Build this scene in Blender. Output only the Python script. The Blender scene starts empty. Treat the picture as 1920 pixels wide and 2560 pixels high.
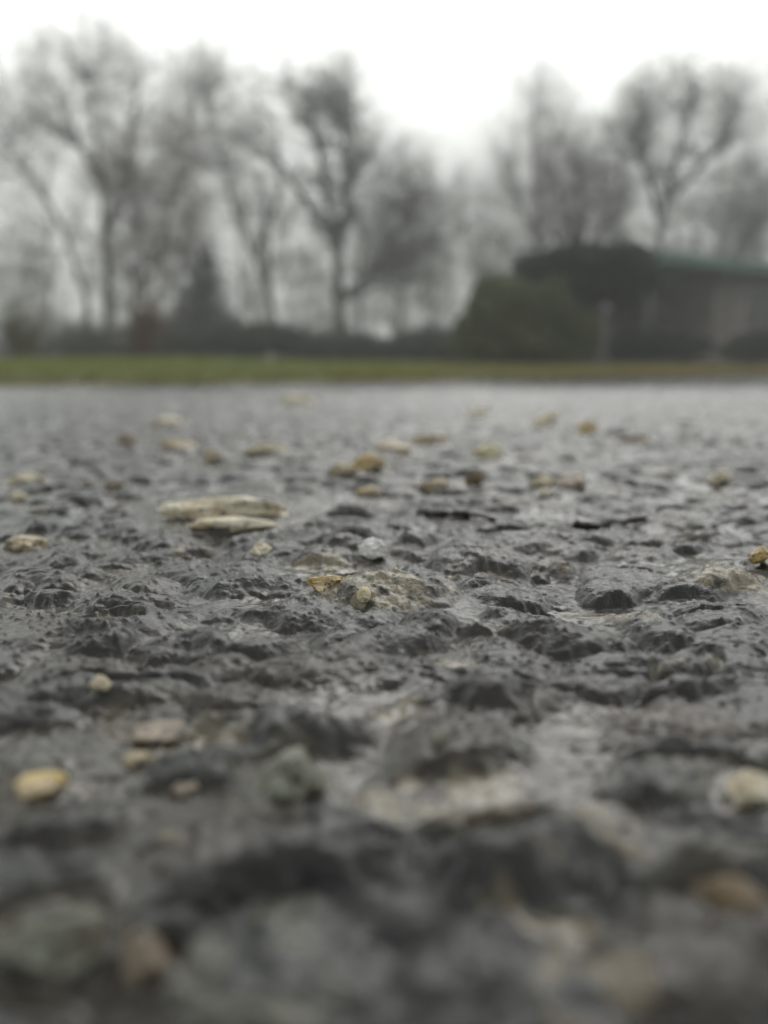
import bpy, math, random
import numpy as np
from mathutils import Matrix, Vector

random.seed(7)
RNG = np.random.default_rng(11)
S = bpy.context.scene
COL = S.collection

# ------------------------------------------------------------------ camera
F = 1849.0                    # focal length in photo pixels (1920 x 2560)
H = 0.025                     # lens height above the asphalt
TH = math.atan((1280 - 938) / F)
RO = math.radians(0.5)
f_ = np.array([0, math.cos(TH), -math.sin(TH)])
u0 = np.array([0, math.sin(TH), math.cos(TH)])
r0 = np.array([1.0, 0, 0])
r_ = r0 * math.cos(RO) - u0 * math.sin(RO)
u_ = u0 * math.cos(RO) + r0 * math.sin(RO)
CAM = np.array([0, 0, H])

def ray(px, py):
    return f_ + (px - 960) / F * r_ - (py - 1280) / F * u_

def at(px, py, depth):
    """point seen at that direction, the given distance away over the ground (y)"""
    d = ray(px, py)
    return CAM + d * (depth / d[1])

def on_ground(px, py, z=0.0):
    d = ray(px, py)
    return CAM + d * ((z - H) / d[2])

# ------------------------------------------------------------------ helpers
def link(o, parent=None):
    COL.objects.link(o)
    if parent is not None:
        o.parent = parent
    return o

def tag(o, label=None, cat=None, group=None, kind=None):
    if label: o['label'] = label
    if cat: o['category'] = cat
    if group: o['group'] = group
    if kind: o['kind'] = kind
    return o

def empty(name, loc):
    o = bpy.data.objects.new(name, None)
    o.location = loc
    return link(o)

def np_mesh(name, verts, faces, mat, parent=None, smooth=True, origin=None, colors=None):
    """faces: int array (M,k), or list of such arrays"""
    if not isinstance(faces, list): faces = [faces]
    verts = np.asarray(verts, dtype=np.float64)
    if origin is not None: verts = verts - np.asarray(origin)
    me = bpy.data.meshes.new(name)
    me.vertices.add(len(verts))
    me.vertices.foreach_set('co', verts.astype(np.float32).ravel())
    nl = sum(f.size for f in faces); nf = sum(len(f) for f in faces)
    me.loops.add(nl); me.polygons.add(nf)
    me.loops.foreach_set('vertex_index', np.concatenate([f.ravel() for f in faces]).astype(np.int32))
    tot = np.concatenate([np.full(len(f), f.shape[1]) for f in faces])
    st = np.concatenate([[0], np.cumsum(tot)[:-1]])
    me.polygons.foreach_set('loop_start', st.astype(np.int32))
    me.polygons.foreach_set('use_smooth', np.full(nf, smooth))
    me.update(calc_edges=True)
    if colors is not None:
        ca = me.color_attributes.new('tint', 'FLOAT_COLOR', 'POINT')
        c4 = np.ones((len(verts), 4), dtype=np.float32); c4[:, :colors.shape[1]] = colors
        ca.data.foreach_set('color', c4.ravel())
    me.materials.append(mat)
    o = bpy.data.objects.new(name, me)
    if origin is not None and parent is None: o.location = origin
    return link(o, parent)

# ------------------------------------------------------------------ noise
def h2(ix, iy, seed):
    n = (ix.astype(np.int64) * 374761393 + iy.astype(np.int64) * 668265263 + seed * 1442695041) & 0xffffffff
    n = ((n ^ (n >> 13)) * 1274126177) & 0xffffffff
    n = ((n ^ (n >> 16)) * 2246822519) & 0xffffffff
    n = n ^ (n >> 15)
    return (n & 0xffffff) / float(0x1000000)

def vn(x, y, seed=0):
    ix = np.floor(x); iy = np.floor(y)
    fx = x - ix; fy = y - iy
    fx = fx * fx * fx * (fx * (fx * 6 - 15) + 10); fy = fy * fy * fy * (fy * (fy * 6 - 15) + 10)
    a = h2(ix, iy, seed); b = h2(ix + 1, iy, seed); c = h2(ix, iy + 1, seed); d = h2(ix + 1, iy + 1, seed)
    return (a + (b - a) * fx + (c - a) * fy + (a - b - c + d) * fx * fy) * 2 - 1

def fbm(x, y, seed=0, o=3):
    s = 0; a = 1; n = 0
    for k in range(o):
        s = s + a * vn(x * 2 ** k + 17.3 * k, y * 2 ** k - 9.1 * k, seed + k); n += a; a *= .5
    return s / n

def n3(p, sc, seed=0):
    x, y, z = p[:, 0] * sc, p[:, 1] * sc, p[:, 2] * sc
    return (vn(x + z * .7, y - z * .6, seed) + vn(y + 31.7 - x * .5, z + 5.2 + x * .6, seed + 5) + vn(z - 12.1 + y * .4, x + 44.4 - y * .5, seed + 9)) / 1.8

def smooth(a, b, x):
    t = np.clip((x - a) / (b - a), 0, 1)
    return t * t * (3 - 2 * t)

def domes(x, y, cell, seed, rmin, rmax, prob, sharp=1.0):
    """scattered irregular domes: height 0..1 of the tallest, and its random id"""
    gx = np.floor(x / cell); gy = np.floor(y / cell)
    best = np.zeros_like(x); ident = np.zeros_like(x)
    for i in (-1, 0, 1):
        for j in (-1, 0, 1):
            cx = gx + i; cy = gy + j
            a = h2(cx, cy, seed)
            px = (cx + .15 + .7 * h2(cx, cy, seed + 1)) * cell
            py = (cy + .15 + .7 * h2(cx, cy, seed + 2)) * cell
            rr = (rmin + (rmax - rmin) * h2(cx, cy, seed + 3)) * cell
            an = (h2(cx, cy, seed + 4) - .5) * 1.5
            el = .45 + .4 * h2(cx, cy, seed + 5)
            dx = x - px; dy = y - py
            ca = np.cos(an); sa = np.sin(an)
            q = ((dx * ca + dy * sa) / rr) ** 2 + ((-dx * sa + dy * ca) / (rr * el)) ** 2
            v = np.clip(1 - q, 0, 1)
            v = v * (1.6 - .6 * v) if sharp > 1 else v * v * (2.3 - 1.3 * v)
            v = v * (.45 + .55 * h2(cx, cy, seed + 6)) * (a < prob)
            m = v > best
            best = np.where(m, v, best); ident = np.where(m, h2(cx, cy, seed + 7), ident)
    return best, ident

# ------------------------------------------------------------------ asphalt relief
# mounds seen in the photograph: x, y of the foot centre (photo pixels), width px, depth/width, height mm, angle deg, tan(0..1)
MOUNDS = [
    (945, 1530, 310, .75, 2.9, 0, 1), (800, 1425, 200, .55, 2.0, -6, 0), (1195, 1450, 230, .6, 2.6, 8, .1),
    (1095, 1605, 190, .7, 2.2, 0, 0), (1420, 1640, 300, .6, 2.4, -18, 0), (740, 1580, 280, .6, 1.7, 5, 0),
    (300, 1545, 330, .5, 1.7, 5, 0), (60, 1480, 210, .6, 1.5, 0, 0), (480, 1660, 260, .5, 1.6, -5, 0),
    (620, 1660, 180, .55, 1.5, 10, 0), (330, 1420, 190, .5, 1.4, 0, 0), (500, 1425, 80, .6, 1.1, 0, 0),
    (1540, 1500, 170, .6, 1.4, 0, .1), (1290, 1515, 230, .5, 1.3, 0, 0), (1330, 1360, 230, .4, 1.5, 8, 0),
    (1480, 1365, 110, .5, 1.2, 0, 0), (1640, 1370, 180, .4, 1.5, -5, 0), (1230, 1800, 250, .6, 2.2, 0, 0),
    (990, 1640, 260, .6, 1.5, 10, 0), (1500, 1740, 260, .5, 1.3, -8, 0), (1740, 1700, 190, .5, 1.7, 20, .4),
    (1830, 1490, 210, .7, 2.0, 0, 1), (1130, 2090, 380, .8, .25, 0, .8), (820, 1440, 160, .5, .5, 0, .8), (1190, 1690, 150, .6, .2, 0, .8), (290, 1450, 110, .5, .5, 0, .9), (250, 1590, 160, .5, .3, 0, .6), (480, 1900, 200, .5, .3, 0, .5), (1240, 1430, 150, .5, .3, 0, .5), (1850, 2230, 200, .5, .5, 0, .8), (1780, 1760, 330, .35, 1.4, 3, 0), (1830, 1580, 260, .5, 1.3, 0, 0),
    (740, 1900, 400, .45, 2.4, 8, 0), (150, 1780, 190, .6, 1.6, 0, 0), (330, 1790, 230, .5, 1.5, 10, 0),
    (530, 1870, 260, .5, 1.3, 5, .1), (1360, 2290, 520, .48, 2.2, 6, 0), (680, 2270, 600, .34, 2.3, 8, 0),
    (1850, 2330, 330, .6, 2.7, 0, .2), (1560, 2140, 150, .5, .9, 0, 0), (190, 2100, 360, .5, 1.2, 10, 0),
    (150, 2470, 330, .6, 2.0, 0, .2), (880, 1290, 120, .5, 1.3, 0, 0), (740, 1265, 140, .5, 1.3, 0, 0),
    (520, 1345, 150, .5, 1.6, 0, 0), (220, 1330, 120, .5, 1.3, 0, 0), (190, 1250, 170, .4, 1.6, 0, 0),
    (1700, 1170, 130, .45, 2.2, 0, 0), (1850, 1185, 120, .4, 1.8, 0, 0), (1540, 1090, 120, .5, 3.0, 0, 0),
    (1250, 1230, 160, .45, 1.7, 10, 0), (1060, 1225, 150, .4, 1.4, 0, .2), (1160, 1160, 110, .4, 2.2, 0, 0),
    (880, 1205, 110, .4, 1.8, 0, 0), (1600, 1440, 120, .6, 1.0, 0, 0), (1700, 2030, 300, .5, 1.2, 20, .1),
]
M_W = []
for (mx, my, mw, mdr, mh, ma, mt) in MOUNDS:
    p = on_ground(mx, my)
    d = np.dot(p - CAM, f_)
    w = mw * d / F
    dep = w * mdr if my > 1350 else w * mdr * 1.2
    M_W.append((p[0], p[1] + dep * .45, w * .56, dep * .56, mh * .00112, math.radians(ma), mt))

EMBED = []      # filled from the stone list: (px, py, w, h)
# road edge: a line running away to the right
EL = on_ground(0, 966)
EL = np.array([EL[0], EL[1]]); ER = np.array([3.5, 6.6])
ED = (ER - EL) / np.linalg.norm(ER - EL); EN = np.array([-ED[1], ED[0]])
def beyond(x, y):
    return (x - EL[0]) * EN[0] + (y - EL[1]) * EN[1] + .03 * np.sin(x * 2.1) + .015 * np.sin(x * 7.7 + 1)

def road_base(x, y):
    return .0026 * np.clip(x - .3, 0, 30) + 0 * y

def relief(x, y, sp):
    wx = x + .0018 * fbm(x * 230, y * 230, 3, 2) + .00022 * vn(x * 1300, y * 1300, 41)
    wy = y + .0018 * fbm(x * 230 + 7, y * 230 + 3, 5, 2) + .00022 * vn(x * 1300 + 5, y * 1300 + 9, 43)
    fade = lambda c: np.clip(c / (2.2 * sp) - .35, 0, 1)
    z = .0014 * fbm(x * 45, y * 45, 1, 2) * fade(.02)
    a, ia = domes(wx, wy, .0078, 100, .65, 1.1, .85)
    b, ib = domes(wx, wy, .0047, 200, .40, .80, .62, 2)
    c, ic = domes(wx, wy, .0021, 300, .30, .62, .5, 2)
    g, ig = domes(x, y, .00085, 400, .25, .5, .38, 2)
    film = smooth(-.2, .5, fbm(x * 150, y * 150, 61, 2))
    # explicit mounds
    q = np.zeros_like(x); tn = np.zeros_like(x)
    keep = np.ones_like(x)
    for (mx, my, rw, rd, mh, an, mt) in M_W:
        ca, sa = math.cos(an), math.sin(an)
        sel = (np.abs(wx - mx) < rw * 1.7) & (np.abs(wy - my) < rw * 1.7)
        if not sel.any(): continue
        dx = wx[sel] - mx; dy = wy[sel] - my
        e = ((dx * ca + dy * sa) / rw) ** 2 + ((-dx * sa + dy * ca) / rd) ** 2
        v = np.clip(1 - e * .6, 0, 1)
        v = v * v * (2.0 - 1.0 * v) * (1 + .16 * fbm(wx[sel] * 300, wy[sel] * 300, 131, 2))
        q[sel] = np.maximum(q[sel], v * mh)
        tn[sel] = np.maximum(tn[sel], mt * smooth(0, .35, v))
        keep[sel] = np.minimum(keep[sel], smooth(.55, 1.5, e))
    ha = a * .0019 * fade(.0078) * keep
    m = np.maximum(ha, q)
    hb = b * .00042 * fade(.0047) * (.45 + .55 * keep) * (1 - .6 * film)
    z = z * (.4 + .6 * keep) + m + hb
    low = 1 - np.clip(m / .0009, 0, 1)
    z += c * .00030 * fade(.0021) * (1 - .45 * film) * (1 - .75 * low)
    z += g * .00027 * fade(.00085) * (1 - .3 * film) * (1 - .6 * low)
    z += .00013 * fbm(x * 900, y * 900, 71, 2) * fade(.0011)
    hi = np.clip(m / .0012, 0, 1)
    return z, hi, ia, ib, a * keep, b, c * (1 - .5 * film), tn, g

def height(x, y):
    x = np.atleast_1d(np.float64(x)); y = np.atleast_1d(np.float64(y))
    sp = np.hypot(x, y) * .0022
    return relief(x, y, sp)[0] + road_base(x, y)

def lerp(a, b, t): return a + (b - a) * t[:, None]

def build_asphalt(mat):
    rr = [.003 * 1.05 ** k for k in range(200) if .003 * 1.05 ** k < .014]
    r = rr[-1]
    while r < 1.2:
        r *= 1.0021; rr.append(r)
    n_in = len(rr)
    ph = np.concatenate([np.radians(np.arange(-180, -39, 2.0)), np.arange(math.radians(-38.5), math.radians(38.5), .0022), np.radians(np.arange(40, 180, 2.0))])
    # distance to the road edge along every direction
    dx = np.sin(ph); dy = np.cos(ph)
    den = dx * EN[0] + dy * EN[1]
    t = np.where(den > 1e-4, (EL[0] * EN[0] + EL[1] * EN[1]) / np.maximum(den, 1e-4), 1e9)
    rmax = np.clip(t, 1.3, 40)
    k = 420
    u = np.linspace(0, 1, k + 1)[1:]
    outer = rr[-1] * (rmax[:, None] / rr[-1]) ** u[None, :]
    R = np.concatenate([np.broadcast_to(np.array(rr), (len(ph), n_in)), outer], axis=1)
    X = R * dx[:, None]; Y = R * dy[:, None]
    sh = X.shape
    x = X.ravel(); y = Y.ravel(); sp = (R * .0023).ravel()
    z, hi, ia, ib, a, b, c, tn, g = relief(x, y, sp)
    z = z + road_base(x, y)
    # pigment: wet bitumen, silt in the hollows, bare aggregate
    dark = np.array([.007, .0082, .0075]); dark2 = np.array([.024, .020, .015])
    silt = np.array([.060, .048, .031]); tan = np.array([.19, .15, .095]); rose = np.array([.13, .095, .07]); pale = np.array([.15, .145, .115])
    base = lerp(dark, dark2, smooth(-.4, .5, fbm(x * 60, y * 60, 80, 2)))
    s = (1 - smooth(.05, .95, hi + .35 * b)) * smooth(-.5, .2, fbm(x * 38 + 4, y * 38, 85, 3)) * .85
    s = s * (.75 + .25 * vn(x * 1900, y * 1900, 86))
    colr = lerp(base, silt, np.clip(s, 0, 1))
    # the aggregate under the film shows through: green-grey, brown or nearly black stones
    kin = (ia * 13.7) % 1
    under = np.where((kin < .35)[:, None], np.array([.013, .020, .017]), np.where((kin < .6)[:, None], np.array([.050, .036, .024]), np.array([.010, .011, .011])))
    colr = lerp(colr, under, smooth(.15, .6, a) * .6)
    broken = smooth(-.15, .35, fbm(x * 520, y * 520, 90, 3))
    tcol = np.where((ia < .55)[:, None], tan, np.where((ia < .8)[:, None], rose, pale))
    ta = ((ia * 7.31) % 1 < .09) * smooth(.12, .35, a) * broken * .75
    colr = colr + (tcol - colr) * ta[:, None]
    tb = ((ib * 5.77) % 1 < .10) * smooth(.25, .4, b) * broken * .8
    tcb = np.where(((ib * 3.3) % 1 < .6)[:, None], tan, pale)
    colr = colr + (tcb - colr) * tb[:, None]
    colr = lerp(colr, np.array([.36, .31, .22]), tn * smooth(-.4, .15, fbm(x * 700, y * 700, 95, 3)) * .85)
    cols = len(ph); rows = sh[1]
    idx = np.arange(cols * rows).reshape(cols, rows)
    nxt = np.roll(idx, -1, axis=0)
    q = np.stack([idx[:, :-1], idx[:, 1:], nxt[:, 1:], nxt[:, :-1]], axis=-1).reshape(-1, 4)
    V = np.stack([x, y, z], axis=1)
    cap = idx[:, 0][None, :][:, ::-1]
    wet = (1 - smooth(.05, .8, hi)) * smooth(-.6, .3, fbm(x * 120, y * 120, 97, 2))
    o = np_mesh('road', V, [q[:, ::-1], ], mat, colors=np.column_stack([colr, wet]))
    tag(o, 'wet dark asphalt with lumpy aggregate and silt in the hollows', 'road', kind='structure')
    return o

# ------------------------------------------------------------------ materials
def new_mat(name):
    m = bpy.data.materials.new(name); m.use_nodes = True
    nt = m.node_tree; b = nt.nodes['Principled BSDF']
    return m, nt, b

def nn(nt, t, **kw):
    n = nt.nodes.new(t)
    for k, v in kw.items():
        if k in n.inputs: n.inputs[k].default_value = v
        else: setattr(n, k, v)
    return n

def mix(nt, a, b, fac):
    m = nt.nodes.new('ShaderNodeMix'); m.data_type = 'RGBA'
    for sock, v in ((m.inputs[0], fac), (m.inputs[6], a), (m.inputs[7], b)):
        if isinstance(v, bpy.types.NodeSocket): nt.links.new(v, sock)
        else: sock.default_value = (*v, 1) if isinstance(v, tuple) else v
    return m.outputs[2]

def ramp(nt, src, a, b, v0=0, v1=1):
    m = nn(nt, 'ShaderNodeMapRange'); m.interpolation_type = 'SMOOTHSTEP'
    m.inputs[1].default_value = a; m.inputs[2].default_value = b; m.inputs[3].default_value = v0; m.inputs[4].default_value = v1
    nt.links.new(src, m.inputs[0]); return m.outputs[0]

def noise(nt, scale, detail=3, rough=.5, coord=None):
    n = nn(nt, 'ShaderNodeTexNoise'); n.inputs['Scale'].default_value = scale
    n.inputs['Detail'].default_value = detail; n.inputs['Roughness'].default_value = rough
    if coord is None:
        tc = nt.nodes.new('ShaderNodeTexCoord'); coord = tc.outputs['Object']
    nt.links.new(coord, n.inputs['Vector']); return n.outputs['Fac']

def bump(nt, h, strength, dist, normal=None):
    b = nn(nt, 'ShaderNodeBump'); b.inputs['Strength'].default_value = strength; b.inputs['Distance'].default_value = dist
    nt.links.new(h, b.inputs['Height'])
    if normal is not None: nt.links.new(normal, b.inputs['Normal'])
    return b.outputs['Normal']

def road_material():
    m, nt, b = new_mat('wet_asphalt')
    va = nn(nt, 'ShaderNodeVertexColor'); va.layer_name = 'tint'
    n1 = noise(nt, 2600, 4, .6); n2 = noise(nt, 700, 3, .55)
    c = mix(nt, va.outputs['Color'], (.018, .019, .02), ramp(nt, n1, .52, .66, 0, .75))
    nt.links.new(c, b.inputs['Base Color'])
    nt.links.new(ramp(nt, va.outputs['Alpha'], 0, 1, .20, .13), b.inputs['Roughness'])
    b.inputs['Specular IOR Level'].default_value = .6
    nb = bump(nt, n1, .6, .0005)
    nt.links.new(ramp(nt, va.outputs['Alpha'], 0, 1, .45, .12), nb.node.inputs['Strength'])
    nb = bump(nt, n2, .25, .0006, nb)
    nt.links.new(nb, b.inputs['Normal'])
    b.inputs['Coat Weight'].default_value = .35; b.inputs['Coat Roughness'].default_value = .16
    nt.links.new(bump(nt, n2, .15, .0006), b.inputs['Coat Normal'])
    return m

def stone_material(name, light, dark, stain, amount, rough=.45, scale=1.0, trans=0):
    m, nt, b = new_mat(name)
    n1 = noise(nt, 260 * scale, 4, .6); n2 = noise(nt, 900 * scale, 4, .6); n3_ = noise(nt, 2600 * scale, 3, .6)
    c = mix(nt, dark, light, ramp(nt, n1, .38, .6))
    c = mix(nt, c, stain, ramp(nt, n2, .66 - amount, .74 - amount * .8))
    c = mix(nt, c, tuple(v * .45 for v in dark), ramp(nt, n3_, .6, .7, 0, .35))
    nt.links.new(c, b.inputs['Base Color'])
    b.inputs['Roughness'].default_value = rough
    nt.links.new(bump(nt, n2, .5, .0005, bump(nt, n3_, .5, .0003)), b.inputs['Normal'])
    b.inputs['Coat Weight'].default_value = .25; b.inputs['Coat Roughness'].default_value = .2
    if trans:
        b.inputs['Transmission Weight'].default_value = trans
        b.inputs['Subsurface Weight'].default_value = .3
        b.inputs['Subsurface Scale'].default_value = .002
    return m

def simple(name, c1, c2, scale, rough=.7, bstr=.4, bdist=.01, detail=4):
    m, nt, b = new_mat(name)
    n = noise(nt, scale, detail, .6)
    nt.links.new(mix(nt, c1, c2, ramp(nt, n, .35, .65)), b.inputs['Base Color'])
    b.inputs['Roughness'].default_value = rough
    nt.links.new(bump(nt, n, bstr, bdist), b.inputs['Normal'])
    return m

def tint_mat(name, rough=.6):
    m, nt, b = new_mat(name)
    va = nn(nt, 'ShaderNodeVertexColor'); va.layer_name = 'tint'
    nt.links.new(va.outputs['Color'], b.inputs['Base Color'])
    b.inputs['Roughness'].default_value = rough
    return m

# ------------------------------------------------------------------ stones
def icosphere(sub):
    t = (1 + 5 ** .5) / 2
    v = [(-1, t, 0), (1, t, 0), (-1, -t, 0), (1, -t, 0), (0, -1, t), (0, 1, t), (0, -1, -t), (0, 1, -t), (t, 0, -1), (t, 0, 1), (-t, 0, -1), (-t, 0, 1)]
    f = [(0, 11, 5), (0, 5, 1), (0, 1, 7), (0, 7, 10), (0, 10, 11), (1, 5, 9), (5, 11, 4), (11, 10, 2), (10, 7, 6), (7, 1, 8), (3, 9, 4), (3, 4, 2), (3, 2, 6), (3, 6, 8), (3, 8, 9), (4, 9, 5), (2, 4, 11), (6, 2, 10), (8, 6, 7), (9, 8, 1)]
    v = np.array(v, float); v /= np.linalg.norm(v, axis=1)[:, None]; f = np.array(f)
    for _ in range(sub):
        e = np.sort(np.concatenate([f[:, [0, 1]], f[:, [1, 2]], f[:, [2, 0]]]), axis=1)
        ue, inv = np.unique(e, axis=0, return_inverse=True); inv = inv.ravel()
        mid = v[ue[:, 0]] + v[ue[:, 1]]; mid /= np.linalg.norm(mid, axis=1)[:, None]
        k = len(f); a, b, c = inv[:k] + len(v), inv[k:2 * k] + len(v), inv[2 * k:] + len(v)
        v = np.concatenate([v, mid])
        f = np.concatenate([np.stack([f[:, 0], a, c], 1), np.stack([f[:, 1], b, a], 1), np.stack([f[:, 2], c, b], 1), np.stack([a, b, c], 1)])
    return v, f
ICO = icosphere(5)

def stone_verts(w, d, h, seed, rough=.18, facets=7):
    v, f = ICO
    rng = np.random.default_rng(seed)
    p = v.copy()
    for _ in range(facets):                     # flat broken faces
        n = rng.normal(size=3); n /= np.linalg.norm(n)
        lim = rng.uniform(.55, .86)
        dd = p @ n
        over = np.clip(dd - lim, 0, None)
        p = p - over[:, None] * n * .85
    rad = 1 + rough * n3(v, 1.6, seed) + rough * .45 * n3(v, 4.3, seed + 3) + rough * .22 * n3(v, 11, seed + 8) + rough * .1 * n3(v, 27, seed + 12)
    p = p * rad[:, None]
    return p * np.array([w / 2, d / 2, h / 2]), f

def hit(px, py):
    d = ray(px, py); g = on_ground(px, py)
    t1 = g[1] / d[1]
    t = np.linspace(.55 * t1, 1.25 * t1, 500)
    P = CAM + t[:, None] * d
    below = P[:, 2] < height(P[:, 0], P[:, 1])
    return P[int(np.argmax(below))] if below.any() else g

def stone(px, py, wpx, hpx, mat, label, seed, name='stone', cat='stone', group=None, rise=None, rot=0, tilt=0, sink=.5, dr=.8, rough=.18, lift=0, facets=7, z0=None):
    """px, py: middle of the visible stone in the photo"""
    g = hit(px, py + hpx * .45)
    dpt = np.dot(g - CAM, f_)
    w = wpx * dpt / F
    ang = math.atan2(H, g[1])
    dep = w * dr
    app = hpx * dpt / F
    h = rise * .001 if rise else max(.22 * w, min(.8 * w, (app - dep * .5 * math.sin(ang)) / math.cos(ang)))
    full = h / (1 - sink)
    x, y = g[0], g[1] + dep * .45
    z = float(np.percentile(height(x + np.linspace(-.3, .3, 7) * w, y - dep * .3 + 0 * np.linspace(0, 1, 7)), 60))
    z = max(z, g[2])
    V, f = stone_verts(w, dep, full, seed, rough, facets)
    a = math.radians(rot); b = math.radians(tilt)
    Ry = np.array([[math.cos(b), 0, math.sin(b)], [0, 1, 0], [-math.sin(b), 0, math.cos(b)]])
    Rz = np.array([[math.cos(a), -math.sin(a), 0], [math.sin(a), math.cos(a), 0], [0, 0, 1]])
    V = V @ Ry.T @ Rz.T
    V[:, 2] += full * (.5 - sink) + lift
    o = np_mesh(name, V, f, mat)
    o.location = (x, y, z)
    tag(o, label, cat, group)
    return o

# ------------------------------------------------------------------ trees
def tubes(P, R, sides):
    """P (N,K,3), R (N,K) -> verts, quads"""
    N, K, _ = P.shape
    T = np.gradient(P, axis=1)
    T /= np.linalg.norm(T, axis=2)[..., None] + 1e-12
    ref = np.where(np.abs(T[..., 2:3]) > .9, np.array([1., 0, 0]), np.array([0, 0, 1.]))
    A = np.cross(T, ref); A /= np.linalg.norm(A, axis=2)[..., None] + 1e-12
    B = np.cross(T, A)
    an = np.arange(sides) * 2 * math.pi / sides
    V = P[:, :, None, :] + R[:, :, None, None] * (np.cos(an)[None, None, :, None] * A[:, :, None, :] + np.sin(an)[None, None, :, None] * B[:, :, None, :])
    idx = np.arange(N * K * sides).reshape(N, K, sides)
    nx = np.roll(idx, -1, axis=2)
    q = np.stack([idx[:, :-1], nx[:, :-1], nx[:, 1:], idx[:, 1:]], axis=-1).reshape(-1, 4)
    return V.reshape(-1, 3), q

def children(P, R, n, length, K, spread, up, rng, tmin=.25, rfac=.6, rmin=.004, wob=.12):
    N, Kp, _ = P.shape
    t = rng.uniform(tmin, .99, (N, n)) * (Kp - 1)
    i = np.minimum(t.astype(int), Kp - 2); fr = t - i
    ar = np.arange(N)[:, None]
    p0 = P[ar, i] * (1 - fr[..., None]) + P[ar, i + 1] * fr[..., None]
    r0_ = (R[ar, i] * (1 - fr) + R[ar, i + 1] * fr) * rfac
    T = P[ar, i + 1] - P[ar, i]; T /= np.linalg.norm(T, axis=2)[..., None] + 1e-9
    d = rng.normal(size=T.shape); d /= np.linalg.norm(d, axis=2)[..., None]
    d = T * (1 - spread) + d * spread + np.array([0, 0, up]); d /= np.linalg.norm(d, axis=2)[..., None]
    L = length * rng.uniform(.5, 1.25, (N, n)) * (1.15 - .45 * t / (Kp - 1))
    p0 = p0.reshape(-1, 3); d = d.reshape(-1, 3); L = L.ravel(); r0_ = np.maximum(r0_.ravel(), rmin * 1.2)
    M = len(L)
    out = np.zeros((M, K, 3)); out[:, 0] = p0
    for k in range(1, K):
        d = d + rng.normal(size=d.shape) * wob * 2 + np.array([0, 0, up * .4]); d /= np.linalg.norm(d, axis=1)[:, None]
        out[:, k] = out[:, k - 1] + d * (L / (K - 1))[:, None]
    taper = np.linspace(1, .3, K)
    return out, np.maximum(r0_[:, None] * taper, rmin * np.linspace(1, .6, K))

def resample(pts, K):
    pts = np.array(pts, float); s = np.concatenate([[0], np.cumsum(np.linalg.norm(np.diff(pts, axis=0), axis=1))])
    t = np.linspace(0, s[-1], K)
    out = np.stack([np.interp(t, s, pts[:, k]) for k in range(3)], 1)
    for _ in range(2):
        out[1:-1] = (out[:-2] + 2 * out[1:-1] + out[2:]) / 4
    return out

def ground_z(x, y):
    b = beyond(x, y)
    return road_base(np.minimum(x, 3.6), y) - .004 + .034 * np.clip(b, 0, 11) - .0 * b + .05 * smooth(0, 3, b) * np.sin(x * .7 + y * .3) * .4

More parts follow.
